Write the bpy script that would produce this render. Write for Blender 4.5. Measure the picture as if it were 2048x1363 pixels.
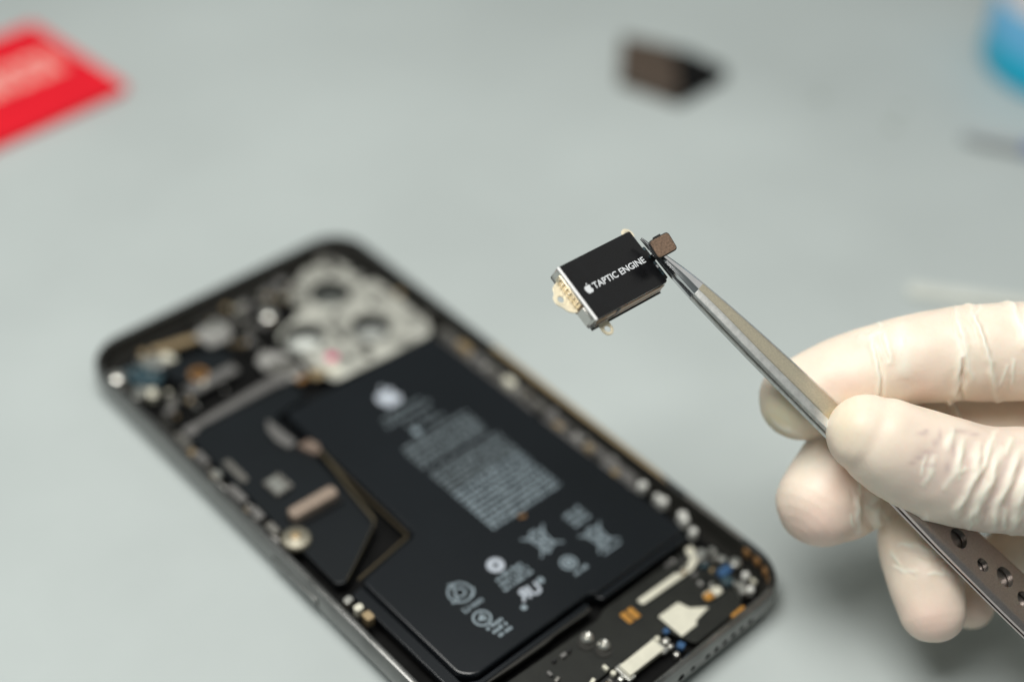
import bpy, bmesh, math, random
import numpy as np
from mathutils import Vector, Matrix
random.seed(7); RNG = np.random.default_rng(7)
for o in list(bpy.data.objects): bpy.data.objects.remove(o)
SC = bpy.context.scene; COL = SC.collection
S = 0.001                                   # everything below is written in millimetres, stored in metres
PI = math.pi

# ------------------------------------------------------------------ camera, world, lamps, exposure
# measured camera: x right, y down, z forward rows; table top is z = 0, phone stands along +y with its left bottom corner at 0,0
CAM_R = np.array([[0.73486100, -0.67663358, 0.04632826], [-0.42703253, -0.51468488, -0.74346667], [0.52689897, 0.52656099, -0.66716639]])
CAM_C = np.array([-113.4845, -101.5663, 249.3102 + 8.1])
FPX = 52 / 36 * 2048
cam = bpy.data.cameras.new('camera'); camo = bpy.data.objects.new('camera', cam); COL.objects.link(camo)
cam.lens = 52; cam.sensor_width = 36; cam.sensor_fit = 'HORIZONTAL'; cam.clip_start = 0.01; cam.clip_end = 20
cam.dof.use_dof = True; cam.dof.focus_distance = 0.2915; cam.dof.aperture_fstop = 3.3; cam.dof.aperture_blades = 0
M = Matrix(((CAM_R[0][0], -CAM_R[1][0], -CAM_R[2][0], CAM_C[0] * S), (CAM_R[0][1], -CAM_R[1][1], -CAM_R[2][1], CAM_C[1] * S),
            (CAM_R[0][2], -CAM_R[1][2], -CAM_R[2][2], CAM_C[2] * S), (0, 0, 0, 1)))
camo.matrix_world = M; SC.camera = camo
w = bpy.data.worlds.new('World'); SC.world = w; w.use_nodes = True
w.node_tree.nodes['Background'].inputs[0].default_value = (0.86, 1.0, 0.98, 1); w.node_tree.nodes['Background'].inputs[1].default_value = 0.14

def area(name, loc, target, sx, sy, power, col):
    l = bpy.data.lights.new(name, 'AREA'); l.shape = 'RECTANGLE'; l.size = sx; l.size_y = sy; l.energy = power; l.color = col
    o = bpy.data.objects.new(name, l); COL.objects.link(o); o.location = loc
    o.rotation_euler = (Vector(target) - Vector(loc)).to_track_quat('-Z', 'Y').to_euler(); return o
area('ceiling_lamp', (-0.05, 0.11, 0.56), (0.05, 0.08, 0), 0.36, 0.36, 3.95, (1.0, 0.985, 0.94))
area('added_metal_fill', (1.05, -0.12, 0.80), (0.09, 0.06, 0), 0.9, 0.8, 1.2, (1.0, 0.97, 0.92))  # unseen panel added so the tweezer metal has something bright to reflect
SC.view_settings.view_transform = 'Standard'; SC.view_settings.look = 'None'; SC.view_settings.exposure = 0; SC.view_settings.gamma = 1
SC.cycles.use_denoising = True; SC.cycles.max_bounces = 8

# ------------------------------------------------------------------ helpers
HK = 1.10                                  # size and distance of the held things, fitted to the photo's sharpness
def at(x, y, depth):
    """A measured point (photo pixels, distance along the view axis in mm) as a world point in mm."""
    return CAM_C + depth * HK * (CAM_R.T @ np.array([(x - 1024) / FPX, (y - 681.5) / FPX, 1.0]))
def to_px(P):
    c = (P - CAM_C) @ CAM_R.T
    return np.c_[FPX * c[:, 0] / c[:, 2] + 1024, FPX * c[:, 1] / c[:, 2] + 681.5], c[:, 2]

def mat(name, col, rough=0.5, metal=0.0, spec=0.5, noise=0.0, nscale=300, bump=0.0, bscale=900, sss=0.0, attr=None, coat=0.0, rvar=0.0, stretch=None):
    m = bpy.data.materials.new(name); m.use_nodes = True; nt = m.node_tree; b = nt.nodes['Principled BSDF']
    b.inputs['Base Color'].default_value = (*col, 1); b.inputs['Roughness'].default_value = rough; b.inputs['Metallic'].default_value = metal
    b.inputs['Specular IOR Level'].default_value = spec; b.inputs['Coat Weight'].default_value = coat; b.inputs['Coat Roughness'].default_value = 0.15
    tc = nt.nodes.new('ShaderNodeTexCoord'); src = tc.outputs['Object']
    if stretch:
        mp = nt.nodes.new('ShaderNodeMapping'); mp.inputs['Scale'].default_value = stretch; nt.links.new(src, mp.inputs[0]); src = mp.outputs[0]
    colsock = None
    if attr:
        a = nt.nodes.new('ShaderNodeAttribute'); a.attribute_name = attr; colsock = a.outputs['Color']
    if noise > 0 or rvar > 0:
        n = nt.nodes.new('ShaderNodeTexNoise'); n.inputs['Scale'].default_value = nscale; n.inputs['Detail'].default_value = 5
        nt.links.new(src, n.inputs['Vector'])
    if noise > 0:
        mx = nt.nodes.new('ShaderNodeMix'); mx.data_type = 'RGBA'; mx.blend_type = 'MULTIPLY'; mx.inputs[0].default_value = 1
        r = nt.nodes.new('ShaderNodeMapRange'); r.inputs[1].default_value = 0.3; r.inputs[2].default_value = 0.7
        r.inputs[3].default_value = 1 - noise; r.inputs[4].default_value = 1 + noise; nt.links.new(n.outputs[0], r.inputs[0])
        if colsock: nt.links.new(colsock, mx.inputs[6])
        else: mx.inputs[6].default_value = (*col, 1)
        nt.links.new(r.outputs[0], mx.inputs[7]); colsock = mx.outputs[2]
    if colsock: nt.links.new(colsock, b.inputs['Base Color'])
    if rvar > 0:
        r2 = nt.nodes.new('ShaderNodeMapRange'); r2.inputs[1].default_value = 0.3; r2.inputs[2].default_value = 0.7
        r2.inputs[3].default_value = rough - rvar; r2.inputs[4].default_value = rough + rvar; nt.links.new(n.outputs[0], r2.inputs[0]); nt.links.new(r2.outputs[0], b.inputs['Roughness'])
    if bump > 0:
        n2 = nt.nodes.new('ShaderNodeTexNoise'); n2.inputs['Scale'].default_value = bscale; n2.inputs['Detail'].default_value = 4; nt.links.new(src, n2.inputs['Vector'])
        bp = nt.nodes.new('ShaderNodeBump'); bp.inputs['Strength'].default_value = bump; bp.inputs['Distance'].default_value = 0.0002
        nt.links.new(n2.outputs[0], bp.inputs['Height']); nt.links.new(bp.outputs[0], b.inputs['Normal'])
    if sss > 0:
        b.inputs['Subsurface Weight'].default_value = sss; b.inputs['Subsurface Radius'].default_value = (1.0, 0.55, 0.4); b.inputs['Subsurface Scale'].default_value = 0.003
    return m

def tag(o, label=None, cat=None, group=None, kind=None):
    if label: o['label'] = label
    if cat: o['category'] = cat
    if group: o['group'] = group
    if kind: o['kind'] = kind
    return o
def empty(name, loc):
    o = bpy.data.objects.new(name, None); COL.objects.link(o); o.empty_display_size = 0.01; o.location = Vector(loc) * S; return o
def finish(name, me, m, parent=None, smooth=False):
    me.name = name
    if m is not None:
        me.materials.clear(); [me.materials.append(k) for k in (m if isinstance(m, (list, tuple)) else [m])]
    if smooth is True: me.polygons.foreach_set('use_smooth', [True] * len(me.polygons))
    elif smooth: me.polygons.foreach_set('use_smooth', [True] * len(me.polygons)); me.set_sharp_from_angle(angle=math.radians(smooth))
    o = bpy.data.objects.new(name, me); COL.objects.link(o)
    if parent is not None: child(o, parent)
    return o
def base_of(p):
    return Vector() if p.parent else Vector(p.location)
def child(o, parent):
    o.parent = parent; o.matrix_parent_inverse = Matrix.Translation(-base_of(parent))    # child meshes are written in world millimetres
def raw(name, V, F, m, parent=None, smooth=False, X=None):
    V = np.asarray(V, float)
    if X is not None: V = X(V)
    me = bpy.data.meshes.new(name); me.from_pydata((V * S).tolist(), [], F); me.validate()
    bm = bmesh.new(); bm.from_mesh(me); bmesh.ops.recalc_face_normals(bm, faces=bm.faces); bm.to_mesh(me); bm.free()
    return finish(name, me, m, parent, smooth)
def frame(o, ex, ey, ez, k=1.0):
    """local mm coordinates -> world mm"""
    B = np.array([ex, ey, ez]) * k; o = np.asarray(o, float)
    return lambda V: np.asarray(V, float) @ B + o
def rot2(cx, cy, a, z=0):
    c, s = math.cos(a), math.sin(a)
    return frame((cx, cy, z), (c, s, 0), (-s, c, 0), (0, 0, 1))
def rounded(pts, r, n=5):
    out = []; N = len(pts)
    for i in range(N):
        p, a, b = (np.array(pts[j % N], float) for j in (i, i - 1, i + 1))
        rr = r[i] if isinstance(r, (list, tuple)) else r
        u, v = a - p, b - p; lu, lv = np.linalg.norm(u), np.linalg.norm(v); u /= lu; v /= lv
        d = min(rr, lu * .45, lv * .45)
        if d < 1e-4: out.append(tuple(p)); continue
        p0, p1 = p + u * d, p + v * d
        for k in range(n + 1):
            t = k / n; out.append(tuple((1 - t) ** 2 * p0 + 2 * t * (1 - t) * p + t * t * p1))
    return out
def rect(x0, y0, x1, y1, r=0, n=4):
    P = [(x0, y0), (x1, y0), (x1, y1), (x0, y1)]
    return rounded(P, r, n) if r else P
def circ(cx, cy, r, n=24, ry=None):
    return [(cx + r * math.cos(2 * PI * k / n), cy + (ry or r) * math.sin(2 * PI * k / n)) for k in range(n)]
def plate(name, outline, z0, z1, m, parent=None, holes=(), bevel=0.0, X=None, smooth=30, extra=()):
    """flat piece with real thickness, holes and a bevelled edge; extra = further outlines of the same piece"""
    cu = bpy.data.curves.new(name, 'CURVE'); cu.dimensions = '2D'; cu.fill_mode = 'BOTH'
    for loop in [outline, *extra, *holes]:
        sp = cu.splines.new('POLY'); sp.points.add(len(loop) - 1); sp.use_cyclic_u = True
        for q, (x, y) in zip(sp.points, loop): q.co = (x, y, 0, 1)
    cu.extrude = max((z1 - z0) / 2 - bevel, 1e-4); cu.bevel_depth = bevel; cu.bevel_resolution = 2; cu.offset = -bevel
    co = bpy.data.objects.new(name, cu); me = bpy.data.meshes.new_from_object(co); bpy.data.objects.remove(co); bpy.data.curves.remove(cu)
    V = np.empty(len(me.vertices) * 3); me.vertices.foreach_get('co', V); V = V.reshape(-1, 3); V[:, 2] += (z0 + z1) / 2
    bm = bmesh.new(); bm.from_mesh(me); bmesh.ops.remove_doubles(bm, verts=bm.verts, dist=1e-4); bm.verts.ensure_lookup_table()
    bm.normal_update()
    caps = [f.index for f in bm.faces if abs(f.normal.z) > .9995]
    for v in bm.verts: v.co.z += (z0 + z1) / 2
    if X is not None:
        A = X(np.array([v.co[:] for v in bm.verts]))
        for v, a in zip(bm.verts, A): v.co = a
    for v in bm.verts: v.co *= S
    bmesh.ops.recalc_face_normals(bm, faces=bm.faces); bm.to_mesh(me); bm.free()
    o = finish(name, me, m, parent, smooth)
    for i in caps: me.polygons[i].use_smooth = False
    return o
def text(name, s, size, X, m, parent, width=None, bold=0.02, z=0.0, thick=0.02, align='LEFT', mirror=False):
    cu = bpy.data.curves.new(name, 'FONT'); cu.body = s; cu.size = size; cu.offset = bold * size; cu.extrude = thick / 2; cu.align_x = align
    cu.resolution_u = 3
    co = bpy.data.objects.new(name, cu); me = bpy.data.meshes.new_from_object(co); bpy.data.objects.remove(co)
    n = len(me.vertices); V = np.empty(n * 3); me.vertices.foreach_get('co', V); V = V.reshape(-1, 3)
    if width:
        x0 = V[:, 0].min(); V[:, 0] = (V[:, 0] - x0) * width / np.ptp(V[:, 0])
    V[:, 1] -= 0.36 * size; V[:, 2] += z
    if mirror: V[:, 0] = V[:, 0].max() + V[:, 0].min() - V[:, 0]
    me.vertices.foreach_set('co', (X(V) * S).ravel())
    return finish(name, me, m, parent)
def strokes(lines, wid):
    """ribbons for printed line work -> list of quads outlines"""
    V, F = [], []
    for L in lines:
        for (a, b) in zip(L[:-1], L[1:]):
            a, b = np.array(a, float), np.array(b, float); d = b - a; l = np.linalg.norm(d)
            if l < 1e-6: continue
            d /= l; nrm = np.array([-d[1], d[0]]) * wid / 2; a = a - d * wid * .3; b = b + d * wid * .3
            k = len(V); V += [(*(a - nrm), 0), (*(b - nrm), 0), (*(b + nrm), 0), (*(a + nrm), 0)]; F.append((k, k + 1, k + 2, k + 3))
    return V, F
def loft(rings, close=True, cap=True):
    n = len(rings[0]); V = [p for r in rings for p in r]; F = []
    for i in range(len(rings) - 1):
        for j in range(n if close else n - 1):
            k = (j + 1) % n; F.append((i * n + j, i * n + k, (i + 1) * n + k, (i + 1) * n + j))
    if cap: F.append(tuple(range(n))[::-1]); F.append(tuple((len(rings) - 1) * n + j for j in range(n)))
    return V, F
def lathe(prof, n=28):
    R = [[(r * math.cos(2 * PI * k / n), r * math.sin(2 * PI * k / n), z) for k in range(n)] for r, z in prof]
    return loft(R)
APPLE = [(0, .30), (.12, .36), (.26, .37), (.40, .30), (.46, .22), (.36, .10), (.34, -.04), (.40, -.17), (.49, -.24), (.42, -.42), (.30, -.56),
         (.20, -.60), (.10, -.57), (0, -.53), (-.10, -.57), (-.20, -.60), (-.32, -.53), (-.44, -.33), (-.50, -.08), (-.48, .14), (-.38, .30), (-.24, .37), (-.10, .35)]
LEAF = [(0, .40), (.03, .54), (.13, .64), (.22, .66), (.20, .54), (.12, .44)]
def logo(name, h, X, z, m, parent):
    k = h / 1.26
    o = plate(name, rounded([(x * k, y * k) for x, y in APPLE], .05 * h, 3), z, z + .03, m, parent, X=X, smooth=False, extra=[[(x * k, y * k) for x, y in LEAF]])
    return o

# ------------------------------------------------------------------ materials
mt = mat('worktop_laminate', (0.462, 0.506, 0.50), 0.42, spec=0.35, noise=0.07, nscale=11, bump=0.03, bscale=1400, rvar=0.05)
mstain = mat('dull_spot', (0.31, 0.345, 0.31), 0.5)
m_frame = mat('graphite_steel', (0.20, 0.20, 0.195), 0.22, 0.85, noise=0.15, nscale=160, rvar=0.05)
m_frame_in = mat('inner_alloy', (0.02, 0.019, 0.016), 0.5, 0.3, noise=0.25, nscale=400)
m_floor = mat('chassis_plate', (0.005, 0.005, 0.005), 0.7, 0.0, spec=0.1, noise=0.3, nscale=250)
m_batt = mat('battery_film', (0.0065, 0.0082, 0.0105), 0.27, spec=0.5, bump=0.06, bscale=60, noise=0.12, nscale=40)
m_board = mat('board_shield', (0.006, 0.0078, 0.0098), 0.3, spec=0.5, bump=0.05, bscale=70, noise=0.15, nscale=60)
m_black = mat('black_plastic', (0.006, 0.006, 0.006), 0.4)
m_print = mat('grey_print', (0.235, 0.29, 0.325), 0.6)
m_print_d = mat('fine_grey_print', (0.135, 0.165, 0.18), 0.6)
m_print_b = mat('white_print', (0.43, 0.47, 0.53), 0.5)
m_silver = mat('solder_silver', (0.72, 0.71, 0.66), 0.28, 0.9, noise=0.15, nscale=700)
m_dsilver = mat('dull_steel', (0.25, 0.24, 0.22), 0.4, 0.8, noise=0.2, nscale=500)
m_grey = mat('grey_shield', (0.17, 0.165, 0.16), 0.45, 0.4, noise=0.15, nscale=300)
m_satin = mat('satin_metal', (0.44, 0.43, 0.41), 0.45, 0.6, noise=0.3, nscale=260)
m_tan = mat('tan_foil', (0.36, 0.27, 0.155), 0.45, 0.4, noise=0.2, nscale=300)
m_copper = mat('copper_flex', (0.30, 0.155, 0.055), 0.45, 0.3, noise=0.2, nscale=500)
m_orange = mat('amber_pad', (0.50, 0.24, 0.045), 0.4, 0.3, noise=0.2, nscale=900)
m_brown = mat('brown_connector', (0.265, 0.205, 0.16), 0.55, noise=0.12, nscale=900)
m_cream = mat('cream_sticker', (0.66, 0.64, 0.53), 0.6, noise=0.06, nscale=500)
m_bracket = mat('nickel_bracket', (0.43, 0.43, 0.385), 0.5, 0.25, noise=0.5, nscale=170)
m_white = mat('white_dot', (0.74, 0.74, 0.70), 0.45)
m_flexblk = mat('dark_flex', (0.012, 0.0128, 0.0105), 0.45, spec=.35, noise=0.2, nscale=300)
m_blue = mat('blue_capacitor', (0.03, 0.09, 0.20), 0.4)
m_teal = mat('teal_film', (0.03, 0.06, 0.075), 0.4)
m_pink = mat('pink_dot', (0.62, 0.06, 0.18), 0.5)
m_glass = mat('pale_lens_glass', (0.66, 0.69, 0.65), 0.35)

# ------------------------------------------------------------------ setting: the worktop
R_ = 2200
worktop = raw('worktop', [(-R_, -R_, 0), (R_, -R_, 0), (R_, R_, 0), (-R_, R_, 0), (-R_, -R_, -25), (R_, -R_, -25), (R_, R_, -25), (-R_, R_, -25)],
    [(0, 1, 2, 3), (7, 6, 5, 4), (0, 4, 5, 1), (1, 5, 6, 2), (2, 6, 7, 3), (3, 7, 4, 0)], mt)
tag(worktop, kind='structure')
for (x, y, r) in [(247.2, 124.6, 1.6), (262.3, 103.2, 1.3), (252.0, 99.0, 1.7), (272.3, 75.2, 1.5)]:
    q = plate('stain', circ(x, y, r * 1.15, 16), 0.004, 0.03, mstain, worktop)

# ------------------------------------------------------------------ the opened phone
ZR = 8.1; PW, PH = 77.8, 158.0; FX0, FX1, FY0, FY1 = -2.0, 79.8, -.7, 160.4
phone = empty('opened_phone', (38.9, 79, 0))
tag(phone, 'opened dark smartphone without its screen, lying on the grey worktop under the gloved hand', 'phone')
def rrect(off, r, z, n=14):
    x0, y0, x1, y1 = FX0 - off, FY0 - off, FX1 + off, FY1 + off; r = max(r + off, .3); out = []
    for cx, cy, a0 in ((x1 - r, y0 + r, -PI / 2), (x1 - r, y1 - r, 0), (x0 + r, y1 - r, PI / 2), (x0 + r, y0 + r, PI)):
        for k in range(n + 1):
            a = a0 + k / n * PI / 2; out.append((cx + r * math.cos(a), cy + r * math.sin(a), z))
    return out
RC = 10.8
prof = [(-3.0, 1.2), (-2.7, 6.2), (-2.05, 7.2), (-2.0, 7.75), (-1.75, 8.05), (-1.0, 8.1), (-.55, 7.9), (-.22, 7.2), (-.05, 6.0), (0, 4.6), (-.1, 3.0), (-.5, 1.6), (-1.3, .6), (-2.6, .12), (-4.2, .02), (-6, 0.02), (-6, 1.2)]
rings = [rrect(o, RC, z) for o, z in prof]
V, F = loft(rings + [rings[0]], cap=False)
fr = raw('frame', V, F, m_frame, phone, smooth=35)
bm = bmesh.new(); bm.from_mesh(fr.data); bmesh.ops.remove_doubles(bm, verts=bm.verts, dist=1e-6); bmesh.ops.recalc_face_normals(bm, faces=bm.faces); bm.to_mesh(fr.data); bm.free()
# sound holes and screw holes drilled through the bottom edge
cut = []
for x, y in [(64.4, 0), (61.6, 0), (58.9, 0), (56.2, 0), (53.5, 0), (50.8, 0)]: cut.append((x, 5.0, .8))
cut += [(46.2, 5.0, .7), (42.6, 5.0, .95)]
CV, CF = [], []
for (x, z, r) in cut:
    n = 14; k0 = len(CV)
    for yy in (-3, 3.6): CV += [(x + r * math.cos(2 * PI * k / n), yy, z + r * math.sin(2 * PI * k / n)) for k in range(n)]
    CF += [(k0 + k, k0 + (k + 1) % n, k0 + n + (k + 1) % n, k0 + n + k) for k in range(n)] + [tuple(k0 + k for k in range(n))[::-1], tuple(k0 + n + k for k in range(n))]
k0 = len(CV); CV += [(x, y, z) for z in (3.4, 5.4) for x, y in ((-4, 63), (-1.45, 63), (-1.45, 79.5), (-4, 79.5))]
CF += [(k0, k0 + 3, k0 + 2, k0 + 1), (k0 + 4, k0 + 5, k0 + 6, k0 + 7)] + [(k0 + i, k0 + (i + 1) % 4, k0 + 4 + (i + 1) % 4, k0 + 4 + i) for i in range(4)]
cutter = raw('cutter', CV, CF, None)
md = fr.modifiers.new('drill', 'BOOLEAN'); md.object = cutter; md.operation = 'DIFFERENCE'; md.solver = 'EXACT'
dg = bpy.context.evaluated_depsgraph_get(); me = bpy.data.meshes.new_from_object(fr.evaluated_get(dg)); fr.modifiers.clear(); fr.data = me; me.name = 'frame'
bpy.data.objects.remove(cutter)
me.materials.append(m_frame_in)
for p in me.polygons:
    c = p.center / S
    if FX0 + 2.02 < c.x < FX1 - 2.02 and FY0 + 2.02 < c.y < FY1 - 2.02 and c.z > 1: p.material_index = len(me.materials) - 1
plate('side_button', rect(3.5, 63.4, 5.3, 79.1, .8), -2.25, -1.6, m_frame, phone, X=frame((0, 0, 0), (0, 0, 1), (0, 1, 0), (1, 0, 0)), bevel=.1)
# back panel with three round camera openings
HOLES = [(61.5, 141.8, 5.3), (61.3, 124.6, 5.2), (45.8, 132.2, 5.4)]
plate('back_panel', rounded(rect(2.5, 2.5, PW - 1.5, PH - 1.5), 9, 8), .35, 2.0, m_floor, phone, holes=[circ(x, y, r * .93, 28)[::-1] for x, y, r in HOLES])
def Z(z): return ZR + z
def box(name, x0, y0, x1, y1, z0, z1, m, parent=phone, r=.25, bev=.08, a=0):
    cx, cy = (x0 + x1) / 2, (y0 + y1) / 2
    hx, hy = abs(x1 - x0) / 2, abs(y1 - y0) / 2
    return plate(name, rect(-hx, -hy, hx, hy, min(r, hx * .9, hy * .9), 3), Z(z0), Z(z1), m, parent, X=rot2(cx, cy, a), bevel=min(bev, (z1 - z0) * .3))
def poly(name, pts, z0, z1, m, parent=phone, r=.6, bev=.1, holes=()):
    return plate(name, rounded(pts, r, 4), Z(z0), Z(z1), m, parent, bevel=bev, holes=holes)

# battery: L-shaped pouch with a folded flange and its print
batt = poly('battery', [(25.2, 112.2), (70.6, 111.2), (71.6, 26.2), (70.4, 24.9), (44, 25.2), (42, 26.3), (10.2, 26.4), (7.6, 29), (7.6, 60.4), (24.6, 63.2)], -5.6, -1.35, m_batt,
            r=[1.5, 1.5, .8, .8, .6, .6, 1.5, 1.5, 1.4, 1.2], bev=.55)
poly('flange', [(7.5, 60.2), (7.5, 27.5), (10.5, 25.9), (41, 25.6), (41, 24.2), (9.5, 24.6), (4.6, 28), (4.4, 59.7)], -4.6, -2.6, m_batt, batt, r=.7, bev=.3)
poly('edge_fold', [(43.2, 25.1), (44.0, 23.5), (70.4, 23.2), (71.2, 24.9), (70.2, 24.85), (44.4, 25.05)], -3.6, -1.9, m_batt, batt, r=.3, bev=.2)
poly('tape_edge', [(40.8, 24.2), (40.4, 23.3), (30.6, 23.7), (27, 23.4), (18, 23.6), (9.5, 24.1), (9.5, 24.55)], -3.9, -2.5, m_frame_in, batt, r=.4, bev=.15)
ZB = Z(-1.35)
def brow(x0, x1, y, h, m, fill=.82, name='text_line'):
    V, F, x = [], [], x0
    while x < x1 - .3:
        wd = min(random.uniform(.7, 3.2), x1 - x); nl = max(1, int(wd / .62))
        for k in range(nl):
            lw = wd / nl; hh = h * random.choice((.72, .72, 1)); xa = x + k * lw + lw * .12; xb = x + (k + 1) * lw - lw * .08; b = len(V)
            V += [(xa, y - h / 2, ZB + .02), (xb, y - h / 2, ZB + .02), (xb, y - h / 2 + hh, ZB + .02), (xa, y - h / 2 + hh, ZB + .02)]; F.append((b, b + 1, b + 2, b + 3))
        x += wd + .45
    return raw(name, V, F, m, batt)
logo('logo', 7.4, rot2(47.5, 100.8, 0, ZB), .01, m_print_b, batt)
for y, x0, x1 in ((95.3, 41.5, 53.5), (93.0, 40.8, 54.2)): brow(x0, x1, y, 1.25, m_print_d)
brow(44.5, 52.5, 90.0, 1.0, m_print_d); brow(48.5, 54.5, 87.6, 1.0, m_print_d)
plate('icon', circ(45.4, 87.2, 1.1, 16), ZB + .01, ZB + .03, m_print, batt)
for k in range(5): brow(38.6 + .4 * (k == 0), 58.8, 84.6 - 1.75 * k, 1.25, m_print_d)
for k in range(14):
    y = 74.4 - 1.62 * k; brow(38.8, 59.8, y, 1.12, m_print_d if k < 5 else m_print)
def icon(lines, wid, m=m_print, name='icon', ox=0, oy=0):
    V, F = strokes(lines, wid); V = [(x + ox, y + oy, ZB + .02 + .002 * (i // 4)) for i, (x, y, z) in enumerate(V)]
    return raw(name, V, F, m, batt)
def arc(cx, cy, r, a0=0, a1=360, n=18): return [(cx + r * math.cos(math.radians(a0 + (a1 - a0) * k / n)), cy + r * math.sin(math.radians(a0 + (a1 - a0) * k / n))) for k in range(n + 1)]
# crossed-out bins
def bin_icon(cx, cy, h, bar):
    k = h / 2
    L = [[(-.75 * k, .75 * k), (.75 * k, .75 * k)], [(-.6 * k, .7 * k), (-.42 * k, -.75 * k), (.42 * k, -.75 * k), (.6 * k, .7 * k)], [(-k, k), (k, -k)], [(-k, -k), (k, k)], [(-.3 * k, .75 * k), (-.2 * k, k), (.2 * k, k), (.3 * k, .75 * k)],
         arc(-.3 * k, -.88 * k, .14 * k, n=8), [(-.25 * k, .5 * k), (-.2 * k, -.6 * k)], [(.25 * k, .5 * k), (.2 * k, -.6 * k)]]
    if bar: L.append([(-.8 * k, -1.3 * k), (.8 * k, -1.3 * k)])
    icon(L, .4, ox=cx, oy=cy)
bin_icon(44.9, 43.4, 6.6, False); bin_icon(55.2, 35.9, 6.4, True)
for k in range(3): brow(53.2, 58.2, 45.2 - 1.6 * k, 1.2, m_print)
icon([arc(0, 0, 1.75), arc(0, 0, .8, 20, 340, 12), [(-.8, 0), (.8, 0)]], .5, ox=45.0, oy=35.1); brow(43.6, 47.6, 32.0, 1.0, m_print)
plate('icon', circ(32.4, 45.0, 2.0, 24), ZB + .01, ZB + .03, m_print_b, batt, holes=[circ(32.4, 45.0, .7, 12)[::-1]])
for k in range(3): brow(29.6 - .3 * k, 37.4, 41.8 - 1.5 * k, 1.05, m_print)
text('icon', 'R', 4.2, rot2(30.0, 35.4, -.12, ZB), m_print_b, batt, z=.02, bold=.03, mirror=True)
text('icon', 'U', 4.2, rot2(32.9, 35.0, -.12, ZB), m_print_b, batt, z=.02, bold=.03)
plate('icon', circ(37.0, 35.6, .8, 12), ZB + .01, ZB + .03, m_print, batt); plate('icon', circ(29.3, 32.6, .7, 12), ZB + .01, ZB + .03, m_print, batt)
icon([arc(0, 0, 2.6, 100, 200, 6), arc(0, 0, 2.6, 220, 320, 6), arc(0, 0, 2.6, -20, 80, 6), [(-.6, 3.1), (.5, 2.5), (-.6, 1.7)], [(-3.1, -1.1), (-1.8, -1.6), (-1.6, -.2)], [(1.2, -2.6), (2.4, -1.8), (3.0, -.8)], arc(0, 0, 1.2, 0, 360, 8)], .4, ox=21.6, oy=44.4)
text('icon', 'Li-ion', 2.0, rot2(18.9, 40.2, 0, ZB), m_print, batt, width=5.2, z=.02)
icon([arc(0, 0, 1.9), [(.7, .9), (-.8, 0), (.7, -.9)], [(-.8, 0), (.9, 0)]], .45, ox=20.7, oy=36.3)
for k in range(3): brow(19.4 + .4 * k, 23.9, 33.6 - 1.45 * k, 1.05, m_print)
plate('speck', [(45.6, 52.0), (47.2, 51.4), (46.8, 50.8), (45.4, 51.3)], ZB, ZB + .3, m_copper, batt)

# logic board under its dark shield, with the strips and parts on it
board = poly('circuit_board', [(4.0, 122.0), (33.5, 120.8), (33.5, 114.5), (23.2, 113.4), (22.9, 96), (21.6, 82.7), (20.6, 72.0), (5.6, 63.0), (3.6, 64)], -4.8, -2.5, m_board, r=.7, bev=.2)
V, F = loft([[(x + dx, y + dy, z) for dx, dy, z in ((-.32, -.1, Z(-1.75)), (.32, .1, Z(-1.75)), (.32, .1, Z(-1.4)), (-.32, -.1, Z(-1.4)))] for x, y in ((24.3, 97), (23.2, 89), (22.0, 82.7), (20.6, 72.3), (19.4, 71.0), (12, 66.5), (5.3, 62.6))])
raw('flex_strip', V, F, mat('umber_flex', (0.13, 0.108, 0.07), .3, .5), board)
V, F = loft([[(x + dx, y + dy, z) for dx, dy, z in ((-.22, -.1, Z(-1.85)), (.22, .1, Z(-1.85)), (.22, .1, Z(-1.5)), (-.22, -.1, Z(-1.5)))] for x, y in ((24.2, 96), (23.6, 80), (23.5, 64.4), (23.1, 63.7))])
m_liner = mat('umber_tape', (0.10, 0.08, 0.05), .3, .5)
raw('gap_liner', V, F, m_liner, board)
V, F = loft([[(x + dx, y + dy, z) for dx, dy, z in ((0, -.25, Z(-1.85)), (0, .25, Z(-1.85)), (0, .25, Z(-1.45)), (0, -.25, Z(-1.45)))] for x, y in ((23.3, 63.75), (15, 62.4), (7.4, 61.2))])
raw('gap_liner', V, F, m_liner, board)
box('chip', 8.4, 92.0, 13.0, 97.4, -2.6, -1.5, m_dsilver, board, a=.05); plate('chip_top', rect(8.9, 92.5, 11.6, 96.9, .2), Z(-1.5), Z(-1.42), m_silver, board)
box('connector', 6.6, 82.6, 18.8, 85.8, -2.6, .2, m_brown, board, a=-.03, r=1.1, bev=.2); box('connector_base', 6.2, 81.6, 19.2, 86.2, -2.7, -1.6, m_black, board, a=-.03, r=.5)
box('spring_strip', 5.1, 100.4, 6.9, 108.8, -2.5, -2.0, m_dsilver, board, r=.8)
poly('clip', [(21.0, 113.2), (19.0, 110.6), (18.4, 106), (19.4, 102), (21.8, 102.8), (21.2, 109.4)], -2.5, -1.4, m_grey, board, r=.8)
poly('copper_tab', [(21.2, 101.6), (24.6, 101.4), (25.2, 98.6), (24.2, 96.4), (22.8, 96.8), (21.8, 99.4)], -2.5, -1.3, mat('mauve_tab', (0.16, 0.115, 0.09), .45), board, r=.6)
box('copper_pad', 23.2, 98.2, 24.4, 99.8, -1.35, -1.1, m_brown, board)
poly('bracket', [(3.6, 120.9), (5.8, 120.2), (7.4, 121.4), (29.6, 121.4), (33, 120.6), (33.4, 124.4), (29, 124.6), (6.6, 123.4), (4, 123.6)], -2.7, -1.7, m_grey, r=.6, bev=.15)
V, F = lathe([(0.01, Z(-.6)), (1.3, Z(-.65)), (1.9, Z(-1.0)), (3.0, Z(-1.3)), (3.3, Z(-1.7)), (3.3, Z(-2.6)), (.01, Z(-2.6))])
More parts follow.
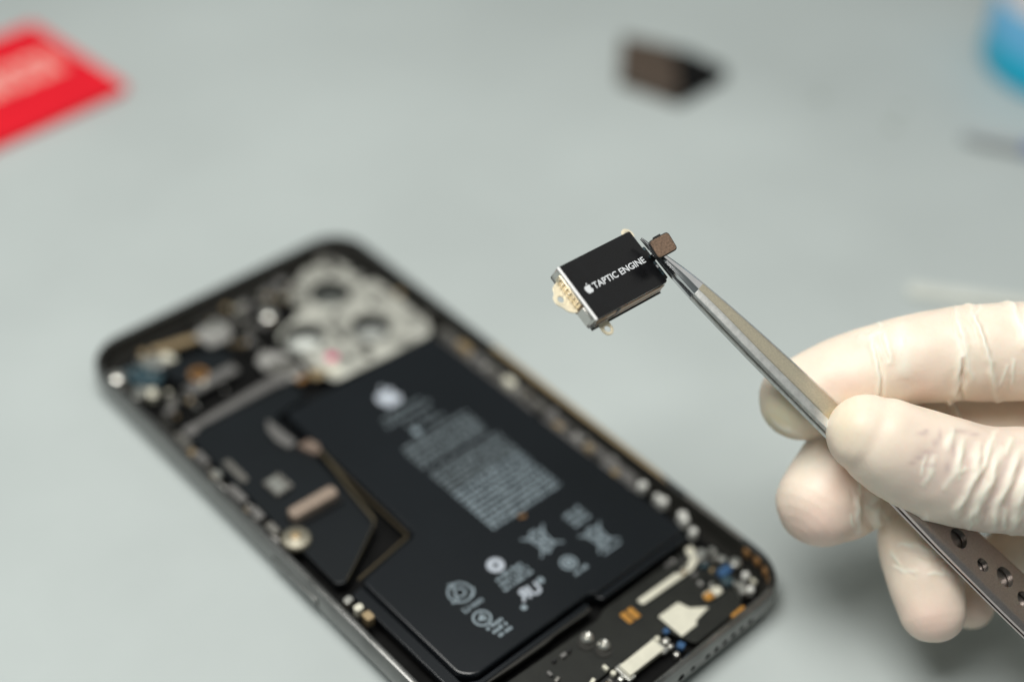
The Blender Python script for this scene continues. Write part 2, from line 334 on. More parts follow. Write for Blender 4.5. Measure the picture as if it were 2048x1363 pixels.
raw('boss', V, F, mat('worn_boss', (0.30, 0.28, 0.22), .5, .7, noise=.4, nscale=900), phone, smooth=35, X=frame((4.3, 79.2, 0), (1, 0, 0), (0, 1, 0), (0, 0, 1)))
raw('boss_cap', *lathe([(0.01, Z(-.35)), (.9, Z(-.4)), (1.2, Z(-.62)), (.01, Z(-.64))], 14), m_tan, phone, smooth=35, X=frame((4.2, 79.2, 0), (1, 0, 0), (0, 1, 0), (0, 0, 1)))

# camera area
plate('camera_bracket', rounded([(55.5, 150.3), (51.0, 144.5), (49.5, 139.6), (44.0, 138.4), (40.4, 136.4), (40.0, 129.0), (40.4, 119.6), (42.0, 114.2), (54.5, 113.2), (71.4, 112.6), (74.0, 116.4), (74.2, 136.2), (72.4, 143.4), (70.8, 152.0), (62.2, 153.8)], 1.5, 4),
      Z(-3.1), Z(-2.6), m_bracket, phone, holes=[circ(x, y, r, 32)[::-1] for x, y, r in HOLES], bevel=.2)
m_well = mat('lens_well', (0.018, 0.02, 0.016), .6)
for x, y, r in HOLES:
    V, F = loft([circ3 for circ3 in [[(px, py, z) for px, py in circ(x, y, rr, 32)] for rr, z in ((r * 1.12, Z(-3.15)), (r * 1.12, 1.95), (r * .93, 1.95), (r * .93, Z(-2.64)), (r * .985, Z(-2.64)), (r * .985, Z(-3.15)))]], cap=False)
    F += [(160 + j, 160 + (j + 1) % 32, (j + 1) % 32, j) for j in range(32)]
    raw('lens_ring', V, F, m_well, phone, smooth=35)
    plate('camera_window', circ(x, y, r * .9, 28), .5, 1.2, mat('lens_glass', dict(zip((61.5, 61.3, 45.8), ((.14, .15, .14), (.40, .42, .40), (.66, .69, .65))))[x], .3), phone)
for x, y, rr, m in [(53.6, 148.2, 1.3, m_dsilver), (68.6, 150.6, 1.4, m_frame_in), (72.0, 133.2, 1.2, m_dsilver), (41.6, 124.0, 1.3, m_dsilver), (54.0, 116.6, 1.4, m_frame_in), (69.6, 116.0, 1.5, m_silver)]:
    raw('screw', *lathe([(.01, Z(-2.2)), (rr * .6, Z(-2.25)), (rr, Z(-2.45)), (rr, Z(-3)), (.01, Z(-3))], 16), m, phone, smooth=35, X=frame((x, y, 0), (1, 0, 0), (0, 1, 0), (0, 0, 1)))
for x0, y0, x1, y1, a in [(50.4, 140.6, 52.6, 146.0, .3), (70.6, 143.2, 73.6, 146.4, .1), (52.2, 124.6, 54.0, 130.4, -.2), (66.2, 131.4, 69.4, 132.6, .4), (40.2, 117.4, 43.0, 118.8, 0), (56.0, 133.6, 58.4, 134.6, .5), (49.0, 117.6, 50.0, 120.6, .2), (49.6, 141.8, 53.4, 144.8, .6), (70.8, 139.0, 74.0, 142.0, -.3), (56.4, 146.4, 57.6, 149.6, .4), (65.6, 147.4, 69.4, 149.0, .2), (39.6, 126.0, 41.4, 129.4, 0), (55.6, 118.4, 57.0, 121.0, .4)]:
    box('dark_slot', x0, y0, x1, y1, -2.7, -2.48, m_black, a=a, r=.5)
plate('liquid_indicator', circ(46.6, 121.6, 1.5, 16), Z(-2.6), Z(-2.45), m_pink, phone)
poly('shield_can', [(34.6, 134.2), (38.6, 129.8), (38.4, 121.4), (34.4, 120.8), (31.0, 128.4), (31.2, 132.4)], -3.4, -2.3, m_satin, r=.8)
box('shield_can', 31.4, 123.0, 38.2, 128.6, -2.4, -1.9, m_dsilver, a=-.3)
box('copper_pad', 34.6, 118.8, 37.2, 120.6, -2.6, -2.0, m_copper, r=.5); box('gold_contact', 38.2, 117.2, 41.6, 120.4, -2.6, -2.0, m_tan, r=.8); box('gold_contact', 42.4, 116.0, 45.4, 119.6, -2.6, -2.2, m_cream, r=1)
# ear-speaker bay and the clutter along the top edge
poly('tan_flex', [(13.6, 152.8), (24.6, 150.2), (25.2, 147.9), (17.6, 149.2), (13.4, 150.8)], -3.2, -2.2, m_tan)
poly('earpiece_bracket', [(24.6, 149.8), (32.6, 151.4), (33.2, 147.2), (31.6, 142.8), (25.4, 143.6)], -3.0, -1.9, m_satin)
poly('black_module', [(11.4, 145.4), (24.2, 143.4), (28.4, 139.4), (26.2, 135.4), (12.2, 137.8)], -3.6, -2.2, m_board, r=1)
poly('grey_strip', [(12.0, 136.0), (26.2, 135.4), (26.2, 132.2), (12.2, 132.0)], -3.2, -2.4, m_grey, r=.6)
raw('ring', *lathe([(1.2, Z(-2.1)), (2.3, Z(-2.1)), (2.3, Z(-2.6)), (1.2, Z(-2.6)), (1.2, Z(-2.1))], 24), m_copper, phone, smooth=35, X=frame((17.6, 137.2, 0), (1, 0, 0), (0, 1, 0), (0, 0, 1)))
poly('silver_lug', [(8.4, 151.2), (13.4, 149.6), (15.6, 146.6), (12.6, 144.6), (9.6, 146.8)], -2.8, -1.8, m_silver, r=.9)
poly('teal_film', [(4.2, 150.6), (8.6, 149.6), (11.6, 143.4), (8.4, 140.4), (4.0, 144.0)], -3.4, -2.6, m_teal)
SM = [(1.9, 149.2, 1.9, m_silver), (3.0, 140.6, 1.8, m_silver), (5.2, 138.4, 1.5, m_cream), (1.8, 145.2, 1.1, m_dsilver), (7.6, 133.2, 1.6, m_dsilver), (5.2, 130.6, 1.4, m_grey), (14.8, 147.2, 1.7, m_cream), (11.2, 151.6, 1.2, m_tan),
      (38.6, 148.6, 1.9, m_dsilver), (43.8, 144.6, 2.0, m_silver), (48.8, 151.4, 1.8, m_grey), (36.4, 142.6, 1.6, m_dsilver), (34.6, 148.0, 1.3, m_dsilver), (30.2, 149.0, 2.2, m_silver), (40.4, 141.6, 1.3, m_grey),
      (54.0, 153.0, 1.6, m_grey), (68.4, 154.2, 2.0, m_dsilver), (45.6, 148.2, 1.4, m_dsilver), (41.4, 151.6, 1.5, m_grey), (34.0, 138.4, 1.4, m_grey), (74.8, 118.4, 1.2, m_dsilver), (75.2, 130.0, 1.0, m_tan), (36.8, 153.2, 1.0, m_tan)]
for i, (x, y, r, m) in enumerate(SM):
    if i % 3 == 0: raw('screw', *lathe([(.01, Z(-1.7)), (r * .7, Z(-1.75)), (r, Z(-2.1)), (r, Z(-4)), (.01, Z(-4))], 16), m, phone, smooth=35, X=frame((x, y, 0), (1, 0, 0), (0, 1, 0), (0, 0, 1)))
    else: box('contact_clip', x - r, y - r * .7, x + r, y + r * .7, -3.6, -1.9 + .15 * (i % 4), m, a=(i * 37 % 90) / 60, r=.5)
box('mesh_bar', 27, 152.6, 52, 155.2, -4.0, -2.2, m_frame_in)
# clips and contacts along the long edges
for i, (x, y, l, m) in enumerate([(1.5, 119.5, 5.5, m_dsilver), (1.6, 112.1, 4.6, m_grey), (1.4, 105.6, 2.2, m_silver), (1.5, 97.8, 6, m_grey), (1.5, 90.2, 4, m_grey), (1.6, 84.4, 3.6, m_dsilver), (1.6, 126.6, 5, m_frame_in), (2.0, 58.0, 1.6, m_silver), (2.4, 55.0, 1.6, m_cream), (2.6, 52.0, 2.4, m_tan)]):
    box('edge_clip', x - .75, y - l / 2, x + 1.15, y + l / 2, -3.2, -.75, m, r=.5)
for i, (x, y, l, m) in enumerate([(73.6, 108.5, 5, m_dsilver), (73.9, 102.6, 4.5, m_tan), (73.8, 96.6, 4, m_grey), (73.9, 91.2, 4.4, m_dsilver), (74.0, 85.8, 3.4, m_cream), (74.0, 80.6, 3.6, m_dsilver), (74.1, 75.4, 3.4, m_dsilver), (74.1, 70.0, 3.0, m_grey)]):
    box('edge_clip', x - .9, y - l / 2, x + 1.1, y + l / 2, -3.4, -1.3, m, r=.6)
poly('rim_strip', [(77.7, 97), (78.95, 96), (79.0, 40), (77.9, 36)], -.15, .12, m_tan, r=.1, bev=.05)  # tan colour stands for warm light on the right rim
poly('rim_strip', [(77.8, 31), (78.9, 31), (78.9, 14), (77.9, 14)], -.15, .1, m_dsilver, r=.1, bev=.05)
raw_dot = lathe([(.01, Z(-1.0)), (.8, Z(-1.05)), (1.25, Z(-1.4)), (1.35, Z(-3.4)), (.01, Z(-3.4))], 16)
for x, y, k, m in [(74.3, 40.6, 1.0, m_white), (74.4, 34.2, 1.0, m_white), (74.2, 35.9, .7, m_white), (74.6, 28.4, 1.0, m_white), (73.9, 27.0, .8, m_white), (72.9, 23.6, .85, m_white)]:
    V = [(a * k * .88, b * k * .88, c) for a, b, c in raw_dot[0]]
    raw('rivet', V, raw_dot[1], m, phone, smooth=35, X=frame((x, y, 0), (1, 0, 0), (0, 1, 0), (0, 0, 1)))
for x0, x1, ya, yb in [(72.4, 76.2, 40, 111), (-.2, 3.0, 81, 124)]:                      # ledges and small metal along both rails
    y = ya
    while y < yb:
        l = random.uniform(1.4, 4.2); x = random.uniform(x0 + .6, x1 - .8); wd = random.uniform(.35, .9)
        box('rail_clip', x - wd, y, x + wd, y + l * .8, -3.8, random.uniform(-2.6, -1.5), random.choice((m_dsilver, m_grey, m_satin, m_tan, m_frame_in, m_dsilver)), r=.3, bev=.06)
        if random.random() < .45: raw('rail_screw', *lathe([(.01, Z(-1.4)), (.4, Z(-1.4)), (.62, Z(-1.7)), (.62, Z(-3.6)), (.01, Z(-3.6))], 12), random.choice((m_silver, m_satin)), phone, smooth=35, X=frame((random.uniform(x0 + .8, x1 - .6), y + l * .5, 0), (1, 0, 0), (0, 1, 0), (0, 0, 1)))
        y += l
poly('side_rail', [(72.3, 112), (76.0, 111), (76.4, 40), (72.6, 42)], -5.5, -3.0, m_grey)
# lower bay
poly('flex_board', [(9, 22.6), (23, 22.0), (40.4, 21.4), (43.6, 22.6), (71.6, 22.4), (73.4, 15), (72.4, 8.5), (66.5, 3.4), (52, 3.4), (49.6, 9.6), (34, 10.6), (20, 10.4), (7.5, 13)], -5.4, -4.0, m_flexblk, r=1)
poly('dock_flex', [(10, 10), (33.4, 10.2), (33.4, 3.6), (12, 3.6)], -5.2, -4.4, m_black, r=1)
poly('white_strip', [(50.4, 19.4), (50.6, 17.7), (66, 17.2), (69.4, 18.4), (71.0, 22.0), (69.2, 22.4), (67.4, 19.4), (65.4, 18.9)], -4.0, -3.6, m_cream, r=.5)
box('contact_pad', 44.9, 16.1, 46.3, 19.2, -4.0, -3.75, m_orange); box('contact_pad', 46.8, 16.0, 48.3, 19.1, -4.0, -3.75, m_orange)
poly('sticker', [(50.9, 13.5), (57.0, 13.3), (57.8, 10.6), (61.2, 8.1), (56.2, 7.4), (55.8, 6.6), (50.9, 6.6)], -4.0, -3.8, m_cream, r=.3)
box('connector', 35.0, 6.5, 45.2, 9.7, -4.4, -2.9, m_cream, r=.2); box('connector_foot', 34.2, 5.9, 36.2, 10.2, -4.6, -3.5, m_silver); box('connector_foot', 44.6, 6.0, 46.2, 10.1, -4.6, -3.6, m_silver)
for x, y, r, m in [(47.2, 7.8, .75, m_silver), (46.2, 9.4, .6, m_cream), (46.4, 4.0, .6, m_silver), (46.9, 6.2, .55, m_silver), (33.2, 7.4, .7, m_silver), (33.0, 9.4, .6, m_cream), (31.8, 6.2, .6, m_silver)]:
    box('solder_joint', x - r, y - r, x + r, y + r, -4.4, -3.0, m, r=r * .9, bev=.3)
box('capacitor', 48.6, 9.0, 49.8, 10.2, -4.2, -3.3, m_blue); box('capacitor', 48.0, 4.2, 49.6, 5.8, -4.4, -3.2, m_blue, a=.4)
box('gold_contact', 62.0, 8.9, 66.8, 11.0, -4.0, -3.5, m_cream, r=1.0, a=-.1); box('gold_tip', 61.8, 8.9, 64.4, 10.8, -3.55, -3.25, m_orange, r=.9, a=-.1)
box('gold_contact', 62.4, 2.2, 66.4, 3.2, -4.0, -2.9, m_orange, r=.4)
for x, y, rr in [(35.0, 19.2, 1.35), (36.4, 15.6, 1.3)]:
    raw('screw', *lathe([(.01, Z(-2.5)), (.3, Z(-2.8)), (rr * .65, Z(-2.45)), (rr, Z(-2.9)), (rr, Z(-4.3)), (.01, Z(-4.3))], 18), m_silver, phone, smooth=35, X=frame((x, y, 0), (1, 0, 0), (0, 1, 0), (0, 0, 1)))
    raw('screw_washer', *lathe([(.01, Z(-3.75)), (rr * 1.5, Z(-3.75)), (rr * 1.6, Z(-4.3)), (.01, Z(-4.3))], 18), m_frame_in, phone, smooth=35, X=frame((x - .6, y - .5, 0), (1, 0, 0), (0, 1, 0), (0, 0, 1)))
for i, (x, y, r, m) in enumerate([(70.0, 18.6, 1.5, m_silver), (71.6, 15.8, 1.0, m_dsilver), (73.0, 17.6, .9, m_silver), (72.6, 14.8, 1.1, m_silver), (74.2, 12.0, 1.3, m_silver), (73.2, 8.2, .85, m_white), (69.8, 6.2, 1.5, m_silver), (71.0, 4.9, .85, m_white), (68.4, 16.0, .9, m_teal), (70.6, 12.0, 1.7, m_blue), (69.0, 9.8, 1.3, m_teal), (67.0, 13.0, 1.2, m_flexblk)]):
    if m is m_white or i % 3 == 1: raw('screw', *lathe([(.01, Z(-2.3)), (r * .6, Z(-2.3)), (r, Z(-2.7)), (r, Z(-4.4)), (.01, Z(-4.4))], 16), m, phone, smooth=35, X=frame((x, y, 0), (1, 0, 0), (0, 1, 0), (0, 0, 1)))
    else: box('contact_clip', x - r, y - r * .6, x + r, y + r * .6, -4.4, -2.6 - .1 * (i % 3), m, a=i * .7, r=.4)
for x, y, a in [(77.0, 11.4, -.2), (76.9, 8.4, -.3), (76.0, 5.4, -.6), (74.6, 3.2, -.8)]: box('copper_finger', x - .35, y - 1.0, x + .35, y + 1.0, -2.2, -.6, m_copper, a=a)
for i in range(95):                                              # small passive parts scattered over the boards
    x, y = random.choice([(random.uniform(5, 37), random.uniform(128, 153)), (random.uniform(37, 54), random.uniform(141, 154)), (random.uniform(62, 74), random.uniform(5, 22)), (random.uniform(12, 33), random.uniform(4, 20))])
    s = random.uniform(.35, .75); zt = -3.2 if y < 30 else random.uniform(-2.2, -1.5)
    box('capacitor', x - s, y - s * .6, x + s, y + s * .6, zt - 1.2, zt, random.choice((m_dsilver, m_satin, m_silver, m_tan, m_black, m_grey, m_cream)), a=random.choice((0, PI / 2, .3)), r=.1, bev=.06)

# ------------------------------------------------------------------ things farther back on the worktop
m_red = mat('red_card', (0.76, 0.012, 0.026), 0.6, spec=0.2, noise=0.05, nscale=60)
m_pale = mat('pale_red_print', (0.90, 0.46, 0.40), 0.5)
rc = empty('red_box', (32, 292, 0)); tag(rc, 'flat bright red box with a pale lettered band lying flat on the worktop', 'box')
XR = rot2(76.0, 264.5, .075)
plate('box_body', rect(-90, 0, 0, 52, 2.0, 5), .02, 2.0, m_red, rc, X=XR, bevel=.5)
plate('lid', rect(-90.2, -.2, .2, 52.2, 2.0, 5), 1.0, 2.6, m_red, rc, X=XR, bevel=.5)
x = -8.0
for wd in (2.6, 6.0, 6.4, 2.6, 6.2, 6.0, 6.4, 2.6, 6.0, 6.2):
    hh = 13.5
    plate('lettering', rect(x - wd, 21, x, 21 + hh, .8), 2.6, 2.65, m_pale, rc, X=XR, holes=[] if wd < 3 else [rect(x - wd + 1.5, 24, x - 1.5, 31.5)[::-1]]); x -= wd + 1.2

bm_ = empty('brown_module', (217, 170, 0)); tag(bm_, 'small dark brown part with a black pointed end lying on the worktop', 'component')
m_bm = mat('umber_plate', (0.075, 0.053, 0.039), 0.5, noise=0.2, nscale=150)
plate('module_plate', rounded([(218.2, 187.0), (200.6, 171.0), (206.8, 150.2), (226.6, 171.0)], 1.2), .1, 5.0, m_bm, bm_, bevel=.4)
plate('end_block', rounded([(205.6, 152.0), (208.4, 149.6), (230.6, 150.8), (228.6, 168.6), (224.0, 171.2)], .8), .1, 4.7, mat('end_black', (.006, .006, .006), .7, spec=.1), bm_, bevel=.4)

bo = empty('blue_bottle', (328.5, 84, 0)); tag(bo, 'round blue and white plastic bottle standing at the upper right edge of the picture', 'bottle')
XB = frame((328.5, 84, 0), (1, 0, 0), (0, 1, 0), (0, 0, 1))
m_cy = mat('cyan_plastic', (0.0, 0.46, 0.70), 0.35, noise=.06, nscale=40); m_lb = mat('sky_blue_plastic', (0.16, 0.52, 0.85), 0.35, noise=.06, nscale=40); m_wp = mat('white_label', (0.72, 0.70, 0.73), 0.45, noise=.03, nscale=40)
raw('base_band', *lathe([(24, .05), (27.4, .6), (28.4, 2.4), (28.5, 13)], 48), m_cy, bo, smooth=35, X=XB)
raw('label_band', *lathe([(28.4, 13.02), (28.45, 13.3), (28.45, 25), (28.3, 25.2)], 48), m_lb, bo, smooth=35, X=XB)
raw('bottle_body', *lathe([(28.3, 25.22), (28.4, 26), (28.4, 88), (26, 98), (18, 108), (13, 111), (12.8, 116)], 48), m_wp, bo, smooth=35, X=XB)
raw('cap', *lathe([(13.6, 116.02), (14.4, 117), (14.4, 132), (13.4, 134), (.1, 134.2)], 40), m_cy, bo, smooth=35, X=XB)

st = plate('plastic_stick', rounded([(-22, -2.6), (22, -1.9), (22, 1.9), (-22, 2.6)], 1.4), .05, 1.7, mat('pale_plastic', (0.64, 0.66, 0.61), 0.4, noise=.04, nscale=90), None, X=rot2(201.5, 29.5, -.875), bevel=.3)
tag(st, 'pale grey flat plastic stick lying on the worktop behind the index finger', 'pry tool')

sd = empty('screwdriver', (268, 58, 0)); tag(sd, 'slim grey screwdriver with a blue handle, lying below the blue bottle', 'screwdriver')
d = np.array([math.cos(-1.02), math.sin(-1.02), 0]); e = np.array([-d[1], d[0], 0])
XS = lambda z: frame((262.0, 80.5, z), (0, 0, 1), e, d)
raw('shaft', *lathe([(.2, 0), (1.0, .6), (1.9, 6), (2.0, 19)], 20), mat('grey_shaft', (0.36, 0.38, 0.39), .5, .1), sd, smooth=35, X=XS(2.6))
raw('handle', *lathe([(1.9, 19.02), (2.5, 20), (2.6, 40), (2.3, 75), (.1, 76)], 24), mat('blue_handle', (0.17, 0.23, 0.42), .5), sd, smooth=35, X=XS(2.6))

# ------------------------------------------------------------------ view-aligned directions used to measure the held things
RX, UY, TZ = CAM_R[0], -CAM_R[1], -CAM_R[2]
def vdir(x, y, z):
    v = RX * x + UY * y + TZ * z; return v / np.linalg.norm(v)

# ------------------------------------------------------------------ vibration motor held by the tweezers
EX, EY = vdir(6.44, 3.43, -5.0), vdir(-3.30, 4.54, -1.14); EZ = np.cross(EX, EY); EY = np.cross(EZ, EX)
EC = at(1226, 549.5, 262); HL, HW, TH = 9.3, 5.85, 3.2
eng = empty('vibration_motor', EC); tag(eng, 'small black vibration motor with white lettering and cream mounting tabs, held up by the tweezers', 'phone part')
XE = frame(EC, EX, EY, EZ, HK)
m_label = mat('black_label', (0.004, 0.004, 0.0048), 0.3, spec=0.35, noise=.3, nscale=350, bump=.03, bscale=500, rvar=.1)
m_can = mat('steel_can', (0.60, 0.585, 0.56), 0.22, 1.0, noise=.08, nscale=500)
m_gold = mat('gold_plate', (0.74, 0.66, 0.52), 0.3, 0.9, noise=.12, nscale=600)
m_tab = mat('cream_tab', (0.83, 0.75, 0.57), 0.38, 0.3, noise=.08, nscale=500)
m_bronze = mat('bronze_side', (0.34, 0.235, 0.16), 0.35, 0.85, noise=.15, nscale=600)
m_white2 = mat('label_white', (0.62, 0.64, 0.66), 0.5)
plate('can', rect(-HL, -HW, HL, HW, .5, 4), -TH, -.04, m_can, eng, X=XE, bevel=.22)
plate('label', rect(-HL + .62, -HW + .12, HL - .02, HW - .05, .35, 4), -.035, .06, m_label, eng, X=XE, bevel=.025)
plate('edge_highlight', rect(-HL + .02, -HW + .1, -HL + .6, HW - .05, .2), -.03, .05, mat('painted_highlight', (.95, .95, .95), .4, .25), eng, X=XE, bevel=.02)  # lamp highlight on the chamfer put into a near-white colour
plate('side_plate', rect(-2.9, -2.3, HL - .7, -.35, .15), 0, .12, m_bronze, eng, X=frame(EC - EY * (HW + .09) * HK, EX, EZ, -EY, HK))
plate('side_plate', rect(-HL + .8, -1.6, -3.9, -.35, .15), 0, .12, m_bronze, eng, X=frame(EC - EY * (HW + .09) * HK, EX, EZ, -EY, HK))
plate('side_seam', rect(-3.75, -2.9, -3.0, -.1, .1), 0, .18, m_black, eng, X=frame(EC - EY * (HW + .06) * HK, EX, EZ, -EY, HK))
plate('under_rail', rect(-HL + .9, -3.2, HL - .3, -2.45, .15), 0, .25, m_can, eng, X=frame(EC - EY * (HW + .02) * HK, EX, EZ, -EY, HK), bevel=.06)
plate('under_rail', rect(-HL + .5, -3.25, HL - .2, -3.0, .1), 0, .5, m_black, eng, X=frame(EC - EY * (HW + .02) * HK, EX, EZ, -EY, HK))
# end cap with its contact row
XL = frame(EC - EX * HL * HK, -EY, EZ, -EX, HK)
plate('contact_strip', rect(-4.6, -2.1, 2.0, -.45, .2), 0, .2, m_gold, eng, X=XL)
for k in range(6): plate('contact', rect(-4.2 + k * 1.02, -1.7, -3.6 + k * 1.02, -.8, .25), .2, .5, m_gold, eng, X=XL, bevel=.1)
plate('dark_joint', rect(2.0, -3.0, 2.5, -.4, .1), 0, .24, mat('umber_joint', (.10, .06, .03), .4), eng, X=XL)
plate('end_plate', rect(2.5, -2.9, 5.3, -.5, .2), 0, .2, m_can, eng, X=XL)
# mounting tabs: flat ears with screw eyes
def tab(name, outline, hole, z, r=.7):
    plate(name, rounded(outline, r, 5), z + .1, z + .3, m_tab, eng, X=XE, holes=[circ(*hole, 20)[::-1]], bevel=.06)
    cx, cy, rr = hole
    plate('eye', circ(cx, cy, rr * 1.75, 24), z + .29, z + .36, m_tab, eng, X=XE, holes=[circ(cx, cy, rr * 1.25, 20)[::-1]])
tab('mounting_tab', [(-HL + .3, 4.2), (-HL - .7, 4.0), (-HL - 1.8, 3.5), (-HL - 2.1, 2.5), (-HL - 3.0, 1.9), (-HL - 3.2, .6), (-HL - 2.4, -.4), (-HL - 2.0, -1.6), (-HL - .9, -2.4), (-HL + .3, -2.5)], (-HL - 1.7, 1.0, .62), -2.4)
tab('mounting_tab', [(-6.9, -HW + .3), (-7.3, -HW - 1.4), (-6.9, -HW - 2.6), (-5.6, -HW - 2.9), (-4.7, -HW - 2.1), (-4.7, -HW + .3)], (-5.9, -HW - 1.6, .62), -3.2, .9)
tab('mounting_tab', [(HL - .3, HW - .4), (HL - .2, HW + 1.0), (HL + .8, HW + 1.5), (HL + 1.9, HW + .9), (HL + 2.1, HW - .4), (HL + 1.2, HW - 1.9), (HL - .3, HW - 2.0)], (HL + .75, HW - .1, .72), -2.2, .9)
logo('logo', 2.05, frame(EC - EX * 6.35 * HK - EY * .12, EX, EY, EZ, HK), .062, m_white2, eng)
text('lettering', 'TAPTIC ENGINE', 1.75, frame(EC - EX * 5.2 * HK - EY * .14, EX, EY, EZ, HK), m_white2, eng, width=13.2, bold=.018, z=.07, thick=.02)
plate('side_flex', rect(HL - .1, -5.2, HL + .75, 2.0, .3), -.9, -.12, m_black, eng, X=XE)
for k, (v, m) in enumerate([(1.6, m_teal), (.9, m_black), (-.2, m_teal), (-1.6, m_teal), (-2.4, m_white2), (-3.2, m_teal), (-4.0, m_teal)]):
    plate('solder_spot', rect(HL + .0, v - .3, HL + .5, v + .28, .1), -.5, -.02 - .05 * (k % 2), m, eng, X=XE)
# flex tail with its brown connector, folded in front of the tweezers
FC = at(1326, 490.5, 263.4)
FX, FY = vdir(.82, .45, -.25), vdir(-.45, .86, -.1); FZ = np.cross(FX, FY); FZ /= np.linalg.norm(FZ); FY = np.cross(FZ, FX); XF = frame(FC, FX, FY, FZ, HK)
m_mesh = mat('brown_mesh', (0.165, 0.105, 0.07), 0.5, 0.35, noise=.35, nscale=2600, bump=.25, bscale=2600)
conn = plate('flex_connector', rect(-2.15, -1.85, 2.15, 1.85, .75, 5), -.55, 0, m_black, eng, X=XF, bevel=.08)
plate('connector_cover', rect(-1.98, -1.68, 1.98, 1.68, .62, 5), 0, .16, m_mesh, conn, X=XF, bevel=.05)
plate('notch', rect(-.9, 1.75, .6, 2.1, .1), -.5, .06, m_black, conn, X=XF)
V = []
P0, P1 = FC - FX * 1.7 - FY * .7 - FZ * .4, EC + EX * (HL + .1) * HK - EY * .6 - EZ * .9
rr_ = []
for k in range(9):
    t = k / 8; c = P0 * (1 - t) + P1 * t - EX * 0 + (EX * .9) * math.sin(PI * t); rr_.append([c + FY * .7 * sgn + FZ * dz for sgn, dz in ((-1, -.08), (1, -.08), (1, .08), (-1, .08))])
raw('flex_tail', *loft(rr_), m_black, eng, smooth=30)

# ------------------------------------------------------------------ tweezers: two forged arms, pinched
TA = vdir(.7235, -.690, -.032); TW = vdir(.681 * .75, .732 * .75, -.66); TW = TW - TA * (TW @ TA); TW /= np.linalg.norm(TW); TN = np.cross(TA, TW)
if TN @ TZ < 0: TN = -TN
T0 = at(1282, 477, 265.9)
twz = empty('tweezers', at(1660, 830, 267)); tag(twz, 'fine-pointed steel tweezers with a gold sheen, held between gloved thumb and fingers', 'tweezers')
XT = frame(T0, TA, TW, TN, HK)
def lin(s, T): return float(np.interp(s, [a for a, b in T], [b for a, b in T]))
HWT = [(0, .1), (3, .45), (8, 1.05), (14, 1.7), (30, 2.6), (46, 3.1), (58, 3.6), (75, 4.8), (92, 5.4), (120, 5.6), (150, 5.2)]
THT = [(0, .2), (4, .6), (10, 1.35), (20, 1.75), (45, 1.95), (62, 1.5), (80, 1.15), (150, 1.1)]
GAP = [(0, .2), (10, .4), (30, .3), (50, .22), (75, .2), (150, .2)]
m_tip = mat('polished_steel', (0.66, 0.66, 0.67), 0.17, 1.0, noise=.05, nscale=300)
m_side = mat('brushed_steel', (0.74, 0.74, 0.72), 0.46, 1.0, noise=.12, nscale=900, bump=.12, bscale=2200, stretch=(1, 1, 1))
m_arm = mat('steel_reflection_tint', (0.5, 0.43, 0.27), 0.33, 1.0, noise=.09, nscale=2400, bump=.1, bscale=2600, attr='tint')
def arm_rings(side, s_list):
    """side +1: the upper arm (flat face up), -1: the lower arm mirrored under it"""
    R = []
    for s in s_list:
        hw, t, g = lin(s, HWT), lin(s, THT), lin(s, GAP); k = min(1, s / 14.0); t = t if side > 0 else t * (1 - .45 * k); r = min(.5 * t, .8)
        sec = [(-hw * .9, 0 - t), (-hw - .12 * t, -t + .12 * t), (-hw - .22 * t * k, -t * .62), (-hw - .2 * t * k, -t * .36), (-hw + r * .25, -r * .45), (-hw + r, 0), (-hw + r + .16 * hw, .004), (0, .05 * (1 - k) + .004), (hw - r - .1 * hw, .004), (hw - r, 0), (hw - .2 * r, -.35 * r), (hw, -r), (hw, -t + .1 * t), (hw * .92, -t)]
        nn = g / 2 + t
        R.append([(s, a, (b + nn) * side) for a, b in sec])
    return R
SL = [0, .4, 1, 2, 3, 5, 7, 9, 11, 12.6, 13.6, 14.4, 16, 19, 23, 28, 34, 40, 46, 52, 58, 64, 70, 76, 82, 88, 94, 100, 108, 116, 124, 132, 140]
def tint_at(s):  # warm gold reflection painted into the arm colour, giving way to a mauve grip
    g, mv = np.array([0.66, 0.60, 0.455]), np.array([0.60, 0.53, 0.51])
    t = np.clip((s - 50) / 14, 0, 1); return g * (1 - t) + mv * t
